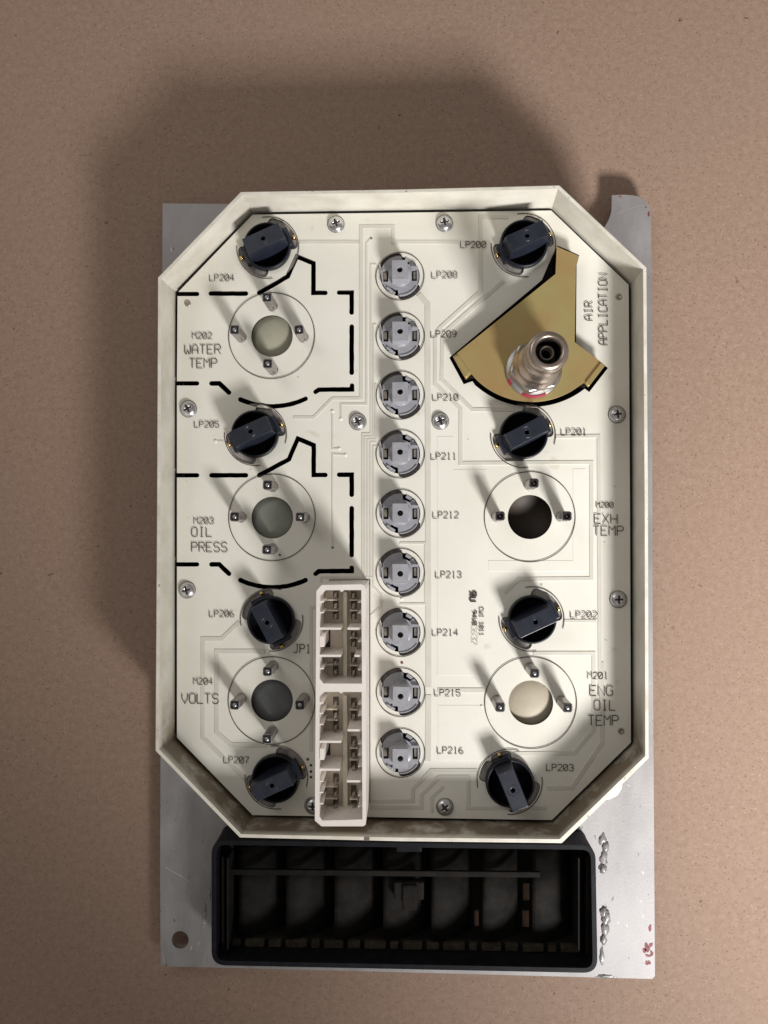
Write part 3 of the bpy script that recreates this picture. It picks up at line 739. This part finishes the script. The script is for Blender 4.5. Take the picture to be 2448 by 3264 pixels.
def post(par, X, Y, dark, ang):
    n_ = 8
    pts = []
    for sx2, sy2 in [(1, 1), (-1, 1), (-1, -1), (1, -1)]:
        pts += [(15*sx2, 9*sy2), (9*sx2, 15*sy2)] if sx2*sy2 > 0 else [(9*sx2, 15*sy2), (15*sx2, 9*sy2)]
    pts = rot(pts, ang)
    o = MB().prism([(X+a, Y+b) for a, b in pts], -10, HP, holes=[circ(X, Y, 10.5, 20)]).build('terminal_post', 'post', par, bevel=1.2)
    MB().prism([(X+a, Y+b) for a, b in rot([(-12.5, -12.5), (12.5, -12.5), (12.5, 12.5), (-12.5, 12.5)], ang)], HP-2, HP+1.2, holes=[circ(X, Y, 9.5, 20)]).build('end_cap', 'post_dark', o, bevel=1)
    MB().lathe([(10.4, HP-7), (7.2, HP-7), (7.2, HP+2), (5.5, HP+4.5), (0, HP+5.5)] if not dark else [(10.4, HP-9), (4, HP-9), (4, HP-3), (0, HP-2)], 20, X, Y).build('stud', 'stud' if not dark else 'post_dark', o)
    MB().box(X + 9, Y - 12.5, 20, 44, 2, 7, ang).build('side_slit', 'post_dark', o)
    MB().lathe([(17.5, 1), (17.5, 5), (14, 6)], 24, X, Y).build('collar', 'post', o)
for nm, x, y, r, R_, posts in GAUGES:
    cx, cy = P(x, y); t = empty('gauge', cx, cy, ZB)
    if nm == 'M200':
        MB().lathe([(92, -16), (92, -66), (0, -66)], 48).build('case_back', 'back_'+nm, t)
    else:
        MB().lathe([(92, -66), (92, -22), (88, -18), (0, -18)], 48).build('case_back', 'back_'+nm, t)
    for (px_, py_) in posts:
        a, b = P(px_, py_, ZB + HP)
        post(t, a - cx, b - cy, nm == 'M200', random.uniform(-4, 4))
    tag(t, glab[nm], 'gauge', 'gauges behind the board')

# ------------------------------------------------------------------ gold bracket with its air fitting
ZG = ZB + 42
gx, gy = P(1695, 1150, ZG)
gg = empty('air_gauge', gx, gy, ZG - 60)
tag(gg, 'gold bracket with upright brass air fitting showing through the board under the AIR APPLICATION lettering', 'air gauge')
def G_(pts, z=ZG): return [(x-gx, y-gy) for x, y in PP(pts, z)]
gold_o = G_([(1775, 786), (1844, 815), (1836, 850), (1832, 1090), (1929, 1164), (1875, 1234), (1862, 1220)] + arc3((1860, 1219), (1690, 1281), (1503, 1192), 30)[1:] + [(1485, 1209), (1444, 1136), (1771, 873)])
MB().prism(gold_o, 55, 60).build('bracket', 'gold', gg, bevel=2.6)
MB().prism(grow(gold_o, -6), 8, 56).build('bracket_body', 'void', gg)
# folded flanges at the two lower ears
for pts in [[(1446, 1137), (1460, 1131), (1500, 1190), (1486, 1207)], [(1916, 1155), (1929, 1165), (1876, 1233), (1864, 1222)]]:
    MB().prism(G_(pts), 58, 66).build('ear', 'gold', gg, bevel=4)
fx, fy = P(1700, 1180, ZG); fx -= gx; fy -= gy
ft = MB().lathe([(85.1, 60), (87.4, 62), (87.4, 68), (82.9, 72), (0.0, 72)], 56, fx, fy).build('flange_washer', 'chrome', gg)
MB().prism([(a+fx, b+fy) for a, b in rot([(84*math.cos(R(60*i)), 84*math.sin(R(60*i))) for i in range(6)], 12)], 72, 128).build('hex_nut', 'chrome', gg, bevel=5)
for a0, a1 in ((244, 296), (200, 214)):
    MB().sweep(arc(fx, fy, 87.2, a0, a1, 12), [(1.2, 63), (-1.2, 63.2), (-1, 69), (3, 73.2), (7, 73)]).build('red_mark', 'red', gg)
MB().lathe([(73.9, 128), (73.9, 134), (67.2, 142), (65.0, 170), (67.2, 176), (62.7, 188), (58.2, 196), (56.0, 232), (58.2, 238), (60.5, 262), (54.9, 268), (52.6, 276), (57.1, 284), (58.2, 318), (54.9, 328), (49.3, 334),
            (41.4, 335), (37.0, 332), (35.3, 322), (34.7, 250), (0.0, 250)], 64, fx, fy).build('fitting_body', 'nickel', gg)
MB().lathe([(31.4, 262), (21.3, 262), (21.3, 300), (18.5, 302), (16.2, 300), (15.7, 255), (0.0, 255)], 40, fx, fy).build('bore_tube', 'strip', gg)
MB().lathe([(34.3, 251), (34.6, 318)], 40, fx, fy).build('bore_shade', 'void', gg)  # black sleeve painting the shade down the bore
MB().lathe([(15.5, 262), (0.0, 262)], 24, fx, fy).build('bore_floor', 'void', gg)

# ------------------------------------------------------------------ white multi-pin connector
HJ = 194; ZJ = ZB + HJ; ZF = ZB + 55
jx, jy = P(1103, 2225)
jc = empty('pin_connector', jx, jy, ZB)
tag(jc, 'tall white nylon connector with two open bays of pins beside the JP1 mark', 'connector')
def J(c, z=ZJ): return [(a-jx, b-jy) for a, b in PP([(980 + x/2.633, 1820 + y/2.633) for x, y in c], z)]
jo = J([(75, 170), (118, 118), (455, 112), (480, 122), (488, 155), (492, 2105), (488, 2130), (468, 2143), (118, 2143), (62, 2095)])
b1 = J([(103, 205), (145, 162), (270, 160), (288, 178), (306, 160), (452, 160), (458, 945), (135, 945), (100, 900)])
b2 = J([(98, 1055), (145, 1015), (265, 1015), (284, 1030), (302, 1015), (455, 1016), (462, 2085), (125, 2095), (100, 2060)])
MB().prism(jo, 0.5, HJ, holes=[b1, b2]).build('shell', 'white', jc, bevel=2.5)
MB().prism(grow(jo, -4), 50, 55).build('bay_floor', 'white_in', jc)
ribs_s = [(105, 132, 262), (105, 132, 352), (105, 132, 825), (428, 456, 265), (428, 456, 357), (428, 456, 597), (428, 456, 835),
          (102, 130, 1115), (102, 130, 1202), (102, 130, 1296), (102, 130, 1776), (102, 130, 1870), (102, 130, 1965),
          (428, 460, 1125), (428, 460, 1220), (428, 460, 1460), (428, 460, 1555), (428, 460, 1652), (428, 460, 1895), (428, 460, 1990)]
for x0, x1, y in ribs_s:
    MB().prism(J([(x0-6, y-6), (x1, y-6), (x1, y+7), (x0-6, y+7)]), 55, HJ-12).build('rib', 'white', jc, bevel=1.5)
for x0, x1, y in [(98, 280, 487), (86, 280, 716), (332, 458, 487), (390, 458, 716), (98, 282, 1440), (98, 270, 1675), (332, 462, 1343), (326, 462, 1773)]:
    MB().prism(J([(x0, y-10), (x1, y-10), (x1, y+10), (x0, y+10)]), 55, HJ-8).build('partition', 'white', jc, bevel=2)
for y0, y1 in [(545, 640), (1490, 1590)]:
    MB().prism(J([(102, y0), (140, y0), (140, y1), (102, y1)]), 55, HJ-4).build('latch_block', 'white', jc, bevel=2)
for y0, y1 in [(500, 645), (1460, 1555)]:
    q = [(a-jx, b-jy) for a, b in PP([(980 + x/2.633, 1820 + y/2.633) for x, y in [(150, y0), (188, y0), (188, y1), (150, y1)]], ZB+70)]
    MB().prism(q, 54, 57).build('latch_window', 'post_dark', jc)
def Jf(c): return J(c, ZF)
MB().prism(Jf([(306, 168), (340, 168), (340, 930), (306, 930)]), 55, 82).build('centre_ridge', 'white_in', jc, bevel=2)
MB().prism(Jf([(304, 1030), (340, 1030), (345, 2060), (304, 2060)]), 55, 82).build('centre_ridge', 'white_in', jc, bevel=2)
left_c = [(165, 225), (245, 315), (330, 405), (730, 780), (785, 870), (1050, 1130), (1150, 1215), (1235, 1335), (1692, 1772), (1785, 1875), (1885, 1990)]
right_c = [(165, 225), (245, 315), (330, 405), (500, 542), (555, 640), (680, 770), (785, 880), (1060, 1135), (1148, 1240), (1380, 1452), (1470, 1550), (1562, 1675), (1792, 1878), (1888, 1995)]
for lst, xa, xb in ((left_c, 216, 262), (right_c, 366, 412)):
    for y0, y1 in lst:
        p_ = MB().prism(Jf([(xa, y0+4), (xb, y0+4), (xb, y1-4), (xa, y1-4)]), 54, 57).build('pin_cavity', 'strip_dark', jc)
        my = (y0+y1)/2
        MB().prism(Jf([(xa+20, my-14), (xb-6, my-22), (xb-6, my+16), (xa+14, my+24)]), 57, 100).build('pin', 'contact', p_, bevel=1.5)
for y in (235, 322, 770, 1140, 1228, 1780, 1878):
    MB().prism(Jf([(140, y-5), (262, y-5), (262, y+5), (140, y+5)]), 55, 92).build('low_divider', 'white_in', jc, bevel=1.5)
for y in (235, 322, 548, 776, 1142, 1460, 1556, 1882):
    MB().prism(Jf([(360, y-5), (430, y-5), (430, y+5), (360, y+5)]), 55, 92).build('low_divider', 'white_in', jc, bevel=1.5)
